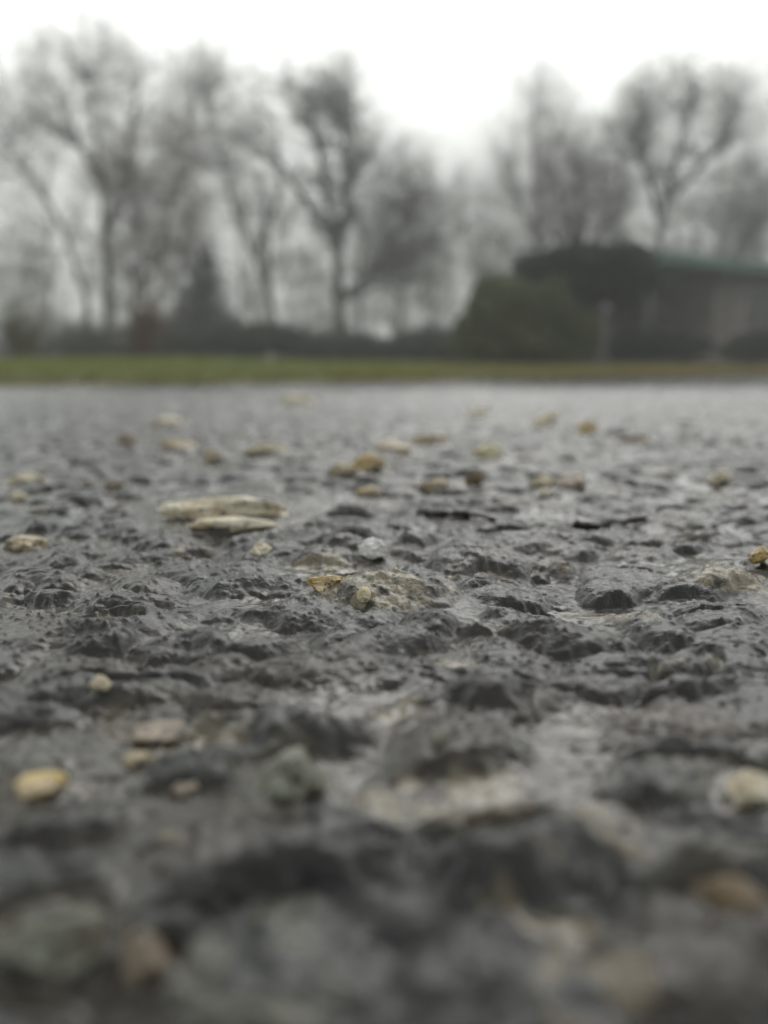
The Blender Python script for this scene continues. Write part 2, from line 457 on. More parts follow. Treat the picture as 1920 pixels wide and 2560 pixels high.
BARK = {}
def bare_tree(label, depth, trunks, crowns, n_limb=10, seed=1, mat='grey', r=.16, dens=1.0, group='bare trees behind the grass', twig=.0038, spread=.55, name='bare_tree'):
    """trunks: polylines in photo pixels at that depth; crowns: ellipses (cx, cy, rx, ry, weight) the limbs reach into"""
    rng = np.random.default_rng(seed)
    bx = at(trunks[0][0][0], trunks[0][0][1], depth)
    gz = float(ground_z(bx[0], bx[1]))
    base = np.array([bx[0], bx[1], gz - .05])
    root = empty(name, base)
    tag(root, label, 'tree', group)
    TP, TR = [], []
    for ti, tr in enumerate(trunks):
        pts = []
        off = 0
        for k, (a, b) in enumerate(tr):
            off = off + (rng.uniform(-.5, .5) if k else 0)
            pts.append(at(a, b, depth + (off if ti else off * .4)))
        if ti == 0: pts[0] = base
        P = resample(pts, 16)
        P[2:-1] += rng.normal(size=(13, 3)) * .03
        rr = r * (1.0 if ti == 0 else .78)
        R = rr * np.linspace(1, .22, 16) ** .9
        if ti == 0: R[0] *= 1.35; R[1] *= 1.1
        TP.append(P); TR.append(R)
    TP = np.array(TP); TR = np.array(TR)
    # limbs into the crown ellipses
    W = np.array([c[4] for c in crowns], float); W /= W.sum()
    LP, LR = [], []
    for k in range(int(n_limb * 1.8)):
        c = crowns[rng.choice(len(crowns), p=W)]
        an = rng.uniform(0, 2 * math.pi); rad = math.sqrt(rng.uniform(.0, 1.1))
        e = at(c[0] + 1.18 * c[2] * rad * math.cos(an), c[1] + 1.1 * c[3] * rad * math.sin(an), depth + rng.uniform(-1, 1) * c[2] / F * depth * .8)
        # nearest trunk point that lies lower
        cand = TP.reshape(-1, 3)[:, :]
        dd = np.linalg.norm(cand - e, axis=1) + 100 * (cand[:, 2] > e[2] - .3) + 100 * (cand[:, 2] < base[2] + 1.2) + rng.uniform(0, 1.2, len(cand))
        j = int(np.argmin(dd)); s = cand[j]
        ctrl = s * .45 + e * .55; ctrl[2] = s[2] + (e[2] - s[2]) * (.5 + rng.uniform(-.1, .25)); ctrl += rng.normal(size=3) * .25
        t = np.linspace(0, 1, 10)[:, None]
        P = (1 - t) ** 2 * s + 2 * t * (1 - t) * ctrl + t ** 2 * e
        P[1:-1] += rng.normal(size=(8, 3)) * .04
        LP.append(P); LR.append(max(TR.ravel()[j] * .6, .025) * np.linspace(1, .25, 10))
    LP = np.array(LP); LR = np.array(LR)
    parts = [tubes(TP, TR, 9), tubes(LP, LR, 6)]
    v = np.concatenate([a[0] for a in parts]); q = np.concatenate([parts[0][1], parts[1][1] + len(parts[0][0])])
    np_mesh('trunk', v, q, BARK[mat], root, origin=base)
    sc = depth / 27.0
    hgt = crowns[0][3] / F * depth
    B1, R1 = children(LP, LR, max(3, int(5 * dens)), 1.9 * depth / 27, 6, spread, .16, rng, .2, .55, twig * 1.5)
    B0, R0 = children(TP[:, 5:], TR[:, 5:], max(3, int(4 * dens)), 1.5 * depth / 27, 6, .7, .1, rng, .1, .4, twig * 1.5)
    B1 = np.concatenate([B1, B0]); R1 = np.concatenate([R1, R0])
    B2, R2 = children(B1, R1, 4, .9 * depth / 27, 5, spread + .05, .06, rng, .2, .55, twig)
    B3, R3 = children(B2, R2, 4, .55 * depth / 27, 4, spread + .1, .03, rng, .1, .6, twig * .8)
    out = [tubes(B1, R1, 5), tubes(B2, R2, 4), tubes(B3, R3, 3)]
    vs, qs, n = [], [], 0
    for a, b in out: vs.append(a); qs.append(b + n); n += len(a)
    np_mesh('crown', np.concatenate(vs), np.concatenate(qs), BARK[mat + '_twig'], root, origin=base)
    return root

def leaf_cloud(n, ells, size, rng, c1, c2, shell=.55, lump=.25, seed=0):
    """ells: list of (centre, radii). Returns verts, quads, colours for small bent leaves filling the crown."""
    vol = np.array([e[1][0] * e[1][1] * e[1][2] for e in ells]) ** .7; vol /= vol.sum()
    which = rng.choice(len(ells), n, p=vol)
    C = np.array([e[0] for e in ells])[which]; Rr = np.array([e[1] for e in ells])[which]
    d = rng.normal(size=(n, 3)); d /= np.linalg.norm(d, axis=1)[:, None]
    lumpv = 1 + lump * n3(d * 1.0 + which[:, None] * 3.1, 2.3, seed) + lump * .6 * n3(d, 6.1, seed + 4)
    rad = rng.uniform(shell ** 3, 1, n) ** (1 / 3) * lumpv
    p = C + d * Rr * rad[:, None]
    a = rng.normal(size=(n, 3)) + d * .6; a /= np.linalg.norm(a, axis=1)[:, None]
    b = np.cross(a, rng.normal(size=(n, 3))); b /= np.linalg.norm(b, axis=1)[:, None]
    s = size * rng.uniform(.6, 1.3, n)[:, None]
    nrm = np.cross(a, b)
    V = np.stack([p - a * s, p + b * s * .45 + nrm * s * .12, p + a * s, p - b * s * .45 + nrm * s * .12], axis=1).reshape(-1, 3)
    q = np.arange(4 * n).reshape(n, 4)
    clump = np.clip(.5 + .8 * n3(p, 2.2, seed + 7) + rng.uniform(-.3, .3, n), 0, 1)
    col = np.array(c1) + (np.array(c2) - np.array(c1)) * clump[:, None]
    return V, q, np.repeat(col, 4, axis=0)

def bush(label, depth, ells_px, n, size, c1, c2, seed, name='bush', cat='bush', group=None, shell=.5, trunk=True, lump=.22, thick=1.0):
    rng = np.random.default_rng(seed)
    b0 = at(ells_px[0][0], 900, depth)
    base = np.array([b0[0], b0[1], float(ground_z(b0[0], b0[1])) - .03])
    root = empty(name, base); tag(root, label, cat, group)
    ells = []
    for (cx, cy, rx, ry) in ells_px:
        c = at(cx, cy, depth)
        ells.append((c, np.array([rx / F * depth, rx / F * depth * .8 * thick, ry / F * depth])))
    V, q, col = leaf_cloud(n, ells, size, rng, c1, c2, shell, lump, seed)
    low = V[:, 2] < ground_z(V[:, 0], V[:, 1]); V[low, 2] = ground_z(V[low, 0], V[low, 1]) + .01
    np_mesh('foliage', V, q, BARK['leaf'], root, smooth=False, origin=base, colors=col)
    # stems
    P = []
    for k in range(9):
        e = ells[k % len(ells)]
        end = e[0] + rng.normal(size=3) * e[1] * .35
        s = base + np.array([rng.uniform(-.12, .12), rng.uniform(-.12, .12), 0])
        m_ = s * .5 + end * .5 + np.array([0, 0, .1]) + rng.normal(size=3) * .05
        P.append(resample([s, m_, end], 8))
    P = np.array(P)
    v, qq = tubes(P, np.full(P.shape[:2], 1.0) * np.linspace(.05, .015, 8), 6)
    np_mesh('stem', v, qq, BARK['grey'], root, origin=base)
    return root

def twig_shrub(label, px, depth, wpx, toppx, seed, n=26, mat='grey', group='bare shrubs under the trees', twig=.005, name='bare_shrub', leaves=None, ups=.25):
    rng = np.random.default_rng(seed)
    b0 = at(px, 900, depth)
    base = np.array([b0[0], b0[1], float(ground_z(b0[0], b0[1])) - .03])
    top = at(px, toppx, depth)[2]; hh = top - base[2]; ww = wpx / F * depth / 2
    root = empty(name, base); tag(root, label, 'shrub', group)
    P = []
    for k in range(n):
        an = rng.uniform(0, 2 * math.pi); rd = math.sqrt(rng.uniform(0, 1))
        e = base + np.array([ww * rd * math.cos(an), ww * rd * math.sin(an) * .7, hh * (1 - .45 * rd ** 2) * rng.uniform(.6, 1)])
        s = base + np.array([(e[0] - base[0]) * .45, (e[1] - base[1]) * .4, 0])
        P.append(resample([s, s * .4 + e * .6 + np.array([0, 0, hh * .1]) + rng.normal(size=3) * .05, e], 8))
    P = np.array(P); R = np.ones(P.shape[:2]) * np.linspace(.022, .006, 8)
    v, q = tubes(P, R, 5)
    np_mesh('stem', v, q, BARK[mat], root, origin=base)
    B1, R1 = children(P, R, 9, hh * .3, 5, .6, .15, rng, .15, .6, twig)
    B2, R2 = children(B1, R1, 6, hh * .15 + .05, 4, .65, .05, rng, .1, .6, twig * .8)
    a, b = tubes(B1, R1, 4), tubes(B2, R2, 3)
    np_mesh('twigs', np.concatenate([a[0], b[0]]), np.concatenate([a[1], b[1] + len(a[0])]), BARK[mat + '_twig'], root, origin=base)
    if leaves:
        c1, c2, nl, sz = leaves
        ti = rng.integers(0, len(B2), nl); p = B2[ti, rng.integers(1, 4, nl)]
        a_ = rng.normal(size=(nl, 3)); a_ /= np.linalg.norm(a_, axis=1)[:, None]
        b_ = np.cross(a_, rng.normal(size=(nl, 3))); b_ /= np.linalg.norm(b_, axis=1)[:, None]
        V = np.stack([p, p + a_ * sz + b_ * sz * .4, p + a_ * sz * 2, p + a_ * sz - b_ * sz * .4], 1).reshape(-1, 3)
        col = np.array(c1) + (np.array(c2) - np.array(c1)) * rng.uniform(0, 1, nl)[:, None]
        np_mesh('leaves', V, np.arange(4 * nl).reshape(nl, 4), BARK['leaf'], root, smooth=False, origin=base, colors=np.repeat(col, 4, axis=0))
    return root

# ================================================================== BUILD


# ---- stones
tanm = stone_material('tan_stone', (.70, .61, .44), (.46, .37, .24), (.10, .09, .07), .13)
cream = stone_material('cream_stone', (.90, .84, .68), (.68, .58, .40), (.14, .12, .09), .1)
yellow = stone_material('yellow_stone', (.88, .83, .60), (.66, .55, .30), (.16, .12, .06), .07)
rose = stone_material('rose_stone', (.44, .37, .29), (.29, .23, .18), (.09, .08, .07), .14)
greyg = stone_material('grey_green_stone', (.32, .34, .28), (.14, .135, .10), (.10, .08, .05), .14)
orange = stone_material('orange_stone', (.80, .65, .43), (.56, .40, .12), (.15, .11, .07), .1)
brown = stone_material('brown_stone', (.22, .16, .09), (.15, .10, .05), (.08, .06, .04), .1)
filmed = stone_material('filmed_stone', (.19, .175, .135), (.085, .085, .075), (.035, .036, .035), .15, .34)
quartz = stone_material('quartz', (.97, .97, .96), (.90, .90, .89), (.75, .75, .74), .02, .15, trans=0)

G = 'pale stones set in the asphalt'
STONES = [
    (937, 1380, 76, 52, quartz, 'small clear white crystal grain sitting behind the big central mound', 'crystal', 'crystal', dict(rise=2.6, tilt=-12, sink=.2, rough=.22, facets=14, dr=.8)),
    (808, 1455, 95, 40, orange, 'crumbly orange-tan stone on the left shoulder of the big central mound', 'stone', 'stone', dict(rise=1.1, rough=.3, facets=10)),
    (908, 1500, 38, 34, yellow, 'tiny round yellow bead-like pebble on the front of the big central mound', 'pebble', 'pebble', dict(rise=1.5, sink=.2, rough=.08, facets=2, dr=1.0)),
    (250, 1715, 54, 60, cream, 'small pale cream pebble standing upright on dark asphalt at left', 'pebble', 'pebble', dict(sink=.1, tilt=20)),
    (75, 1975, 140, 50, orange, 'blurred ochre-orange stone at the left edge of the near asphalt', 'stone', 'stone', dict(rot=-10)),
    (340, 1900, 78, 40, tanm, 'small blurred beige pebble above the pink pebble at near left', 'pebble', 'pebble', {}),
    (460, 1975, 70, 40, rose, 'small pinkish pebble to the left of the large grey-green stone', 'pebble', 'pebble', {}),
    (720, 1950, 215, 115, greyg, 'large grey-green stone with brown underside in the near blur', 'stone', 'stone', dict(rot=18, tilt=-8, sink=.35)),
    (1900, 1985, 150, 90, cream, 'large cream stone at the right edge of the near blur', 'stone', 'stone', dict(tilt=10)),
    (390, 1835, 200, 60, rose, 'flat reddish stone behind the beige pebble at near left', 'stone', 'stone', dict(rise=.6)),
    (555, 1262, 325, 66, cream, 'long stained cream slab-like stone, rear one of a layered pair', 'stone', 'stone', dict(rise=2.9, sink=.4, dr=.42, rough=.17)),
    (565, 1302, 250, 44, cream, 'long cream slab-like stone, front one of a layered pair', 'stone', 'stone', dict(rise=1.8, sink=.4, dr=.26, rough=.15, rot=4)),
    (662, 1121, 130, 36, cream, 'long flat cream stone furthest left of the mid-distance pale stones', 'stone', 'stone', dict(rise=3.6, dr=.5)),
    (1220, 1131, 92, 36, yellow, 'bright oval yellow stone in the middle distance, brightest there', 'stone', 'stone', dict(rise=3.6, dr=.6, rough=.1)),
    (925, 1162, 80, 36, orange, 'orange-tan stone, taller one of a touching pair in mid-distance', 'stone', 'stone', dict(rise=3.2, dr=.6)),
    (855, 1175, 76, 26, tanm, 'lower tan stone touching the left of the orange-tan stone', 'stone', 'stone', dict(rise=2.2, dr=.6)),
    (1440, 1205, 110, 42, rose, 'pinkish flat stone right of the cream one in mid-distance', 'stone', 'stone', dict(rise=2.2)),
    (1365, 1200, 66, 34, cream, 'cream stone touching the left of the pinkish flat stone', 'stone', 'stone', dict(rise=2.2)),
    (1362, 1234, 32, 18, cream, 'tiny cream grain just in front of the paired cream and pink stones', 'pebble', 'pebble', {}),
    (648, 1373, 58, 32, cream, 'small cream pebble left of the dark ridge before the crystal', 'pebble', 'pebble', dict(rise=1.5)),
    (48, 1365, 115, 36, tanm, 'tan stone at the left edge behind the dark wet mounds', 'stone', 'stone', dict(rise=1.7)),
    (1905, 1412, 48, 26, orange, 'small orange pebble at the right edge on the grey-tan stone', 'pebble', 'pebble', dict(rise=1.2, lift=.0012)),
    (350, 2420, 120, 100, rose, 'very blurred pinkish stone near the bottom left corner', 'stone', 'stone', {}),
    (110, 2400, 240, 120, greyg, 'very blurred grey-green stone in the bottom left corner', 'stone', 'stone', dict(rot=25)),
    (1850, 2250, 190, 50, brown, 'blurred brown stone above the dark hollow at bottom right', 'stone', 'stone', dict(rot=-20, sink=.65)),
    (1190, 1192, 50, 34, brown, 'rusty brown stone left of the cream and pink pair', 'stone', 'stone', dict(rise=2.4)),
    (1090, 1208, 80, 24, tanm, 'low beige stone left of the rusty brown one', 'stone', 'stone', dict(rise=1.6)),
    (980, 1114, 100, 28, tanm, 'faint tan stone between the long cream and oval yellow stones', 'stone', 'stone', dict(rise=3.0)),
    (1085, 1098, 110, 24, tanm, 'faint wide beige stone just behind the oval yellow stone', 'stone', 'stone', dict(rise=3.2)),
    (1365, 1046, 66, 32, cream, 'faint cream stone far back on the right of centre', 'stone', 'stone', dict(rise=5)),
    (1195, 1030, 70, 24, cream, 'faint cream stone far back, left of a similar one', 'stone', 'stone', dict(rise=4.5)),
    (412, 1050, 90, 26, cream, 'faint wide cream stone far back on the left', 'stone', 'stone', dict(rise=4.5)),
    (310, 1096, 52, 28, rose, 'faint pink stone left of the long cream stones, far back', 'stone', 'stone', dict(rise=3.4)),
    (430, 1112, 90, 24, tanm, 'faint tan stone just right of the far pink one', 'stone', 'stone', dict(rise=3)),
    (528, 1142, 60, 24, tanm, 'small tan stone left of and before the long flat cream stone', 'stone', 'stone', dict(rise=2.8)),
    (1600, 1096, 110, 30, rose, 'faint pinkish stone right of a dark bump, far right', 'stone', 'stone', dict(rise=3)),
    (1470, 1072, 50, 28, orange, 'small faint orange stone far back on the right', 'stone', 'stone', dict(rise=4)),
    (50, 1200, 90, 24, cream, 'pale flat stone near the left edge in mid-distance', 'stone', 'stone', dict(rise=2)),
    (40, 1243, 40, 26, cream, 'small pale pebble by the left edge in front of a flat one', 'pebble', 'pebble', dict(rise=1.8)),
    (275, 1212, 50, 22, rose, 'small pinkish pebble left above the layered tan pair', 'pebble', 'pebble', dict(rise=1.8)),
    (1810, 1195, 60, 24, cream, 'small pale pebble in mid-distance by the right edge', 'pebble', 'pebble', dict(rise=2)),
    (735, 995, 90, 26, cream, 'palest faint stone nearest the grass, left of centre', 'stone', 'stone', dict(rise=8)),
    (920, 1230, 60, 12, orange, 'thin orange sliver of stone below the tan touching pair', 'stone', 'stone', dict(rise=1)),
    (1100, 1850, 70, 36, greyg, 'small grey pebble in the sandy hollow right of centre', 'pebble', 'pebble', {}),
]
for (px, py, w, h, m, label, nm, cat, kw) in STONES:
    if nm == 'stone':
        g = on_ground(px, py + h * .45); dd = np.dot(g - CAM, f_); ww = w * dd / F
        M_W.append((g[0], g[1] + ww * .36, ww * .78, ww * .70, min(.0016, .16 * ww) if py > 1150 else .0022, 0, .25))
road = build_asphalt(road_material())
for k, (px, py, w, h, m, label, nm, cat, kw) in enumerate(STONES):
    stone(px, py, w, h, m, label, 500 + k * 13, name=nm, cat=cat, group=None if nm in ('crystal',) else G if nm == 'stone' else 'loose pebbles on the asphalt', **kw)
# ---- black twig fragments
tw = simple('wet_twig', (.012, .011, .010), (.03, .026, .022), 900, .45, .5, .0004)
def twig_piece(pts, rad, label, seed):
    rng = np.random.default_rng(seed)
    P = []
    for (px, py) in pts:
        g = hit(px, py); P.append([g[0], g[1], g[2] + rad * .7])
    P = resample(P, 26); P[:, 2] = np.maximum(P[:, 2], height(P[:, 0], P[:, 1]) + rad * .3)
    P[1:-1] += rng.normal(size=(24, 3)) * rad * .12
    R = rad * (1 + .25 * rng.normal(size=26)).clip(.6, 1.5) * np.linspace(1.15, .7, 26); R[0] *= .4; R[-1] *= .3
    v, q = tubes(P[None], R[None], 10)
    o = np_mesh('twig', v, q, tw, origin=P[0]); tag(o, label, 'twig', 'black wet twig fragments on the asphalt')
twig_piece([(1045, 1280), (1100, 1292), (1170, 1290), (1238, 1304)], .0006, 'black wet twig fragment behind the asphalt mounds, left of a similar one', 3)
twig_piece([(1430, 1318), (1490, 1322), (1550, 1312), (1618, 1300)], .0006, 'black wet twig fragment right of centre, right one of two', 4)

# ---- ground and grass
gm, nt, b = new_mat('turf_soil')
n = noise(nt, 2.5, 4); n2 = noise(nt, 40, 4)
c = mix(nt, (.055, .075, .018), (.10, .09, .04), ramp(nt, n, .4, .62))
c = mix(nt, c, (.05, .04, .025), ramp(nt, n2, .5, .7, 0, .6))
nt.links.new(c, b.inputs['Base Color']); b.inputs['Roughness'].default_value = .8
nt.links.new(bump(nt, n2, .6, .03), b.inputs['Normal'])
g = np.concatenate([-np.geomspace(110, 8, 26), np.linspace(-7.8, 11.8, 120), np.geomspace(12, 110, 26)])
X, Y = np.meshgrid(g, g, indexing='ij')
bb = beyond(X, Y)
Z = np.where(bb > 0, ground_z(X, Y), -.03 + 0 * X)
Z = np.where((bb > -.2) & (bb <= 0), np.minimum(ground_z(X, Y), -.012), Z)
idx = np.arange(X.size).reshape(X.shape)
q = np.stack([idx[:-1, :-1], idx[1:, :-1], idx[1:, 1:], idx[:-1, 1:]], -1).reshape(-1, 4)
tag(np_mesh('ground', np.stack([X.ravel(), Y.ravel(), Z.ravel()], 1), q, gm), 'grassy ground rising gently beyond the road', 'ground', kind='structure')

def blades(n, lo, hi, hmin, hmax, wid, rng, colf):
    """grass along the far side of the road edge, lo..hi metres beyond it"""
    along = rng.uniform(-4, 22, n); bey = lo + (hi - lo) * rng.uniform(0, 1, n) ** 1.7
    x = EL[0] + ED[0] * along + EN[0] * bey; y = EL[1] + ED[1] * along + EN[1] * bey
    ok = (np.abs(x) < y * .75 + 1); x, y, bey = x[ok], y[ok], bey[ok]; n = len(x)
    z = ground_z(x, y) - .003
    hgt = rng.uniform(hmin, hmax, n) * (.75 + .35 * vn(x * 1.5, y * 1.5, 7)); w = wid * rng.uniform(.6, 1.3, n)
    a = rng.uniform(0, 6.283, n); lean = rng.uniform(.1, .7, n) * hgt; la = rng.uniform(0, 6.283, n)
    p = np.stack([x, y, z], 1); s = np.stack([np.cos(a), np.sin(a), 0 * a], 1) * w[:, None]
    l = np.stack([np.cos(la), np.sin(la), 0 * la], 1) * lean[:, None]
    up = np.zeros((n, 3)); up[:, 2] = hgt
    V = np.stack([p - s, p + s, p + s * .7 + l * .35 + up * .6, p - s * .7 + l * .35 + up * .6, p + l + up], 1).reshape(-1, 3)
    i = np.arange(n)[:, None] * 5
    return V, [i + np.array([0, 1, 2, 3]), i + np.array([3, 2, 4])], np.repeat(colf(x, y, bey, rng), 5, axis=0)

def grass_col(x, y, bey, rng):
    g1 = np.array([.38, .42, .07]); g2 = np.array([.20, .26, .045]); dry = np.array([.40, .29, .11])
    t = rng.uniform(0, 1, len(x))[:, None]
    c = g1 * t + g2 * (1 - t)
    k = np.clip(smooth(-1.2, 2.8, x + .8 * vn(x * .8, y * .8, 21)) * .75 + .1 * vn(x * 3, y * 3, 23) + .5 * (1 - smooth(0, .35, bey)), 0, 1)
    m = (rng.uniform(0, 1, len(x)) < k)[:, None]
    return np.where(m, dry * (.6 + .6 * t), c)
BARK['leaf'] = tint_mat('leaf_tint', .55)
rng = np.random.default_rng(5)
V, fs, c = blades(260000, 0, 14, .02, .05, .0022, rng, grass_col)
tag(np_mesh('grass', V, fs, tint_mat('grass_tint', .5), smooth=False, colors=c), 'short green and straw-coloured grass along the road edge', 'grass', kind='stuff')
# fallen leaves on the verge
n = 5000
al = rng.uniform(-3, 12, n); be = rng.uniform(-.04, .5, n) ** 1.0
x = EL[0] + ED[0] * al + EN[0] * be; y = EL[1] + ED[1] * al + EN[1] * be
ok = (np.abs(x) < y * .75 + 1); x, y = x[ok], y[ok]; n = len(x)
p = np.stack([x, y, np.maximum(ground_z(x, y), road_base(x, y)) + rng.uniform(.004, .02, n)], 1)
a = rng.normal(size=(n, 3)) * np.array([1, 1, .35]); a /= np.linalg.norm(a, axis=1)[:, None]
b2 = np.cross(a, np.array([0, 0, 1.]) + rng.normal(size=(n, 3)) * .3); s = rng.uniform(.006, .018, n)[:, None]
V = np.stack([p - a * s, p + b2 * s * .5, p + a * s, p - b2 * s * .5], 1).reshape(-1, 3)
cc = np.array([.20, .12, .05]) + (np.array([.30, .21, .11]) - np.array([.20, .12, .05])) * rng.uniform(0, 1, n)[:, None]
tag(np_mesh('leaf_litter', V, np.arange(4 * n).reshape(n, 4), BARK['leaf'], smooth=False, colors=np.repeat(cc, 4, 0)), 'scatter of small brown fallen leaves where asphalt meets grass', 'fallen leaves', kind='stuff')

# ---- trees
BARK['grey'] = simple('grey_bark', (.10, .096, .088), (.17, .165, .15), 14, .8, .6, .02)
BARK['grey_twig'] = simple('grey_twig', (.16, .155, .145), (.22, .215, .20), 6, .8, .1, .01)
BARK['brown'] = simple('brown_bark', (.06, .045, .04), (.11, .088, .078), 14, .8, .6, .02)
BARK['brown_twig'] = simple('brown_twig', (.14, .10, .092), (.2, .15, .14), 6, .8, .1, .01)
BARK['red'] = simple('red_bark', (.13, .07, .045), (.19, .11, .07), 14, .8, .6, .02)
BARK['red_twig'] = simple('red_twig', (.14, .08, .055), (.2, .12, .08), 6, .8, .1, .01)
BARK['pale'] = simple('pale_bark', (.15, .13, .08), (.24, .21, .13), 14, .8, .6, .02)
BARK['pale_twig'] = simple('pale_twig', (.14, .12, .07), (.2, .17, .11), 6, .8, .1, .01)

bare_tree('big bare tree with tall straight trunk and domed crown, left of the treeline', 27,
          [[(272, 890), (270, 760), (262, 600), (255, 450), (240, 330), (222, 200)], [(262, 600), (300, 480), (330, 300), (350, 180)], [(255, 470), (190, 340), (140, 240)]],
          [(210, 150, 130, 90, 3), (350, 180, 110, 80, 2.4), (150, 230, 100, 80, 1.5), (330, 300, 120, 70, 1), (190, 330, 110, 60, .6)], 26, 21, 'grey', .17, 1.0)
bare_tree('thin bare tree leaning hard to the left at the photo edge', 25,
          [[(225, 890), (205, 690), (150, 560), (95, 450), (40, 380), (0, 330)], [(150, 560), (60, 420), (-40, 330)]],
          [(20, 230, 110, 80, 2), (-60, 300, 100, 100, 1), (40, 380, 90, 50, 1), (110, 400, 60, 60, .5)], 15, 22, 'grey', .10, .9)
bare_tree('brownish bare tree with many thin upright stems behind the dark conifer', 24,
          [[(370, 890), (360, 700), (340, 560), (330, 420)], [(365, 720), (420, 560), (450, 420), (440, 340)], [(368, 780), (300, 600), (270, 460)]],
          [(350, 420, 110, 100, 2), (440, 400, 90, 90, 1.6), (300, 560, 100, 110, 1.2), (420, 600, 110, 110, 1.5), (250, 500, 60, 90, .6)], 30, 23, 'brown', .09, 1.0)
bare_tree('bare tree leaning left with rounded top, between conifer and forked tree', 28,
          [[(700, 890), (680, 760), (640, 640), (590, 530), (550, 400), (520, 230)], [(640, 640), (700, 500), (700, 380), (690, 300)], [(670, 740), (672, 620), (655, 470)]],
          [(515, 210, 65, 65, 2), (500, 330, 90, 80, 1.6), (590, 300, 80, 90, 1), (570, 440, 110, 90, 1.6), (640, 500, 70, 80, .8)], 26, 24, 'grey', .14, 1.0)
bare_tree('forked bare tree with thick dark right limb, centre of the treeline', 26,
          [[(845, 892), (843, 780), (846, 700), (842, 600), (820, 480), (790, 350), (770, 230)], [(846, 760), (900, 700), (965, 650), (1010, 560), (1040, 470)], [(842, 640), (870, 480), (865, 330), (855, 220)], [(835, 600), (760, 500), (700, 400)]],
          [(760, 230, 80, 70, 2), (855, 230, 55, 70, 1.6), (700, 330, 110, 80, 1.8), (820, 400, 110, 70, 1.6), (940, 470, 110, 100, 1.8), (1020, 560, 100, 110, 1.8), (900, 600, 80, 70, .5)], 46, 25, 'grey', .23, 1.0)
bare_tree('lower bare tree filling the right shoulder of the forked tree', 31,
          [[(990, 892), (1000, 760), (1020, 640), (1040, 540)], [(1005, 720), (960, 600), (930, 480)], [(1010, 700), (1080, 600), (1110, 520)]],
          [(1020, 500, 100, 90, 2), (940, 560, 90, 110, 1.4), (1080, 600, 80, 100, 1.4), (990, 680, 120, 80, 1)], 22, 26, 'grey', .10, .9)
bare_tree('small hazy bare tree at the low gap in the treeline', 36,
          [[(1215, 892), (1212, 760), (1210, 640), (1208, 540)], [(1212, 720), (1170, 640), (1150, 570)]],
          [(1205, 520, 70, 80, 2), (1160, 620, 80, 80, 1.2), (1250, 620, 70, 90, 1.2)], 16, 27, 'grey', .11, .9)
bare_tree('tall narrow pale tree standing far back, right of the gap', 40,
          [[(1352, 892), (1348, 700), (1340, 480), (1332, 250)], [(1348, 640), (1300, 500), (1285, 400)]],
          [(1333, 280, 45, 100, 2), (1310, 420, 70, 110, 2), (1370, 480, 60, 120, 1.6), (1320, 600, 80, 100, 1)], 30, 28, 'grey', .16, 1.0, spread=.45)
bare_tree('round-topped bare tree behind the dark dome-shaped evergreen', 27,
          [[(1480, 892), (1470, 760), (1460, 620), (1450, 480), (1440, 380)], [(1465, 680), (1520, 540), (1560, 420), (1580, 360)], [(1462, 640), (1400, 520), (1380, 420)]],
          [(1460, 360, 120, 80, 2), (1560, 400, 90, 80, 1.6), (1400, 480, 90, 100, 1.6), (1500, 520, 120, 90, 1.8), (1440, 620, 110, 60, 1)], 36, 29, 'brown', .13, 1.0)
bare_tree('tallest bare tree on the right with open spreading crown above the roof', 25,
          [[(1655, 892), (1655, 760), (1652, 620), (1655, 520), (1690, 400), (1720, 290), (1740, 210)], [(1655, 560), (1610, 420), (1600, 300), (1620, 210)], [(1662, 500), (1740, 430), (1810, 340), (1840, 280)]],
          [(1640, 230, 90, 75, 2), (1750, 210, 85, 60, 2), (1820, 290, 60, 80, 1), (1690, 360, 110, 80, 1.6), (1710, 280, 90, 60, 1.4), (1570, 330, 60, 60, .7)], 36, 30, 'grey', .15, .85)
bare_tree('bare tree with arching branches over the green roof at the right edge', 29,
          [[(1780, 892), (1790, 760), (1800, 640), (1830, 540), (1860, 440)], [(1795, 700), (1850, 610), (1910, 550), (1960, 500)], [(1790, 720), (1740, 600), (1720, 520)]],
          [(1850, 450, 90, 80, 2), (1930, 520, 90, 90, 1.6), (1760, 560, 80, 80, 1), (1880, 600, 90, 50, 1)], 22, 31, 'grey', .12, .85)
bare_tree('bare tree mostly beyond the right edge, only its outer twigs showing high up', 24,
          [[(2080, 892), (2075, 700), (2060, 400), (2040, 150)], [(2070, 600), (1990, 300), (1960, 120)]],
          [(1990, 140, 90, 120, 2), (1980, 320, 80, 110, 1), (2080, 300, 100, 140, 1)], 16, 32, 'grey', .15, .9)
bare_tree('slim bare tree among the brownish stems, just right of the tall straight trunk', 33,
          [[(440, 890), (450, 700), (470, 520), (480, 380), (470, 260)]],
          [(460, 300, 60, 80, 1), (480, 450, 80, 100, 1), (430, 560, 70, 90, 1)], 18, 33, 'brown', .09, .9)

BACKROW = [(120, 38, 330, 'grey'), (600, 41, 300, 'grey'), (900, 39, 290, 'grey'), (1080, 42, 520, 'grey'), (330, 40, 250, 'brown'), (1540, 41, 420, 'grey'), (1900, 38, 400, 'grey'), (20, 44, 520, 'grey'), (720, 45, 480, 'grey'), (1260, 43, 560, 'grey'), (1690, 37, 330, 'grey'), (1800, 40, 300, 'grey')]
BL = ['back-row bare tree at far left behind the leaning trunk', 'back-row bare tree left of the thick forked tree', 'back-row bare tree right behind the thick forked tree',
      'low back-row bare tree beside the low gap', 'brownish back-row bare tree behind the tall straight trunk', 'back-row bare tree behind the dome-topped evergreen', 'back-row bare tree at far right over the green roof',
      'low misty back-row tree at the left edge', 'low misty back-row tree seen between the leaning and forked trees', 'low misty back-row tree above the olive bush', 'back-row bare tree seen through the tallest right-hand tree', 'back-row bare tree between the tallest right-hand tree and the arching one']
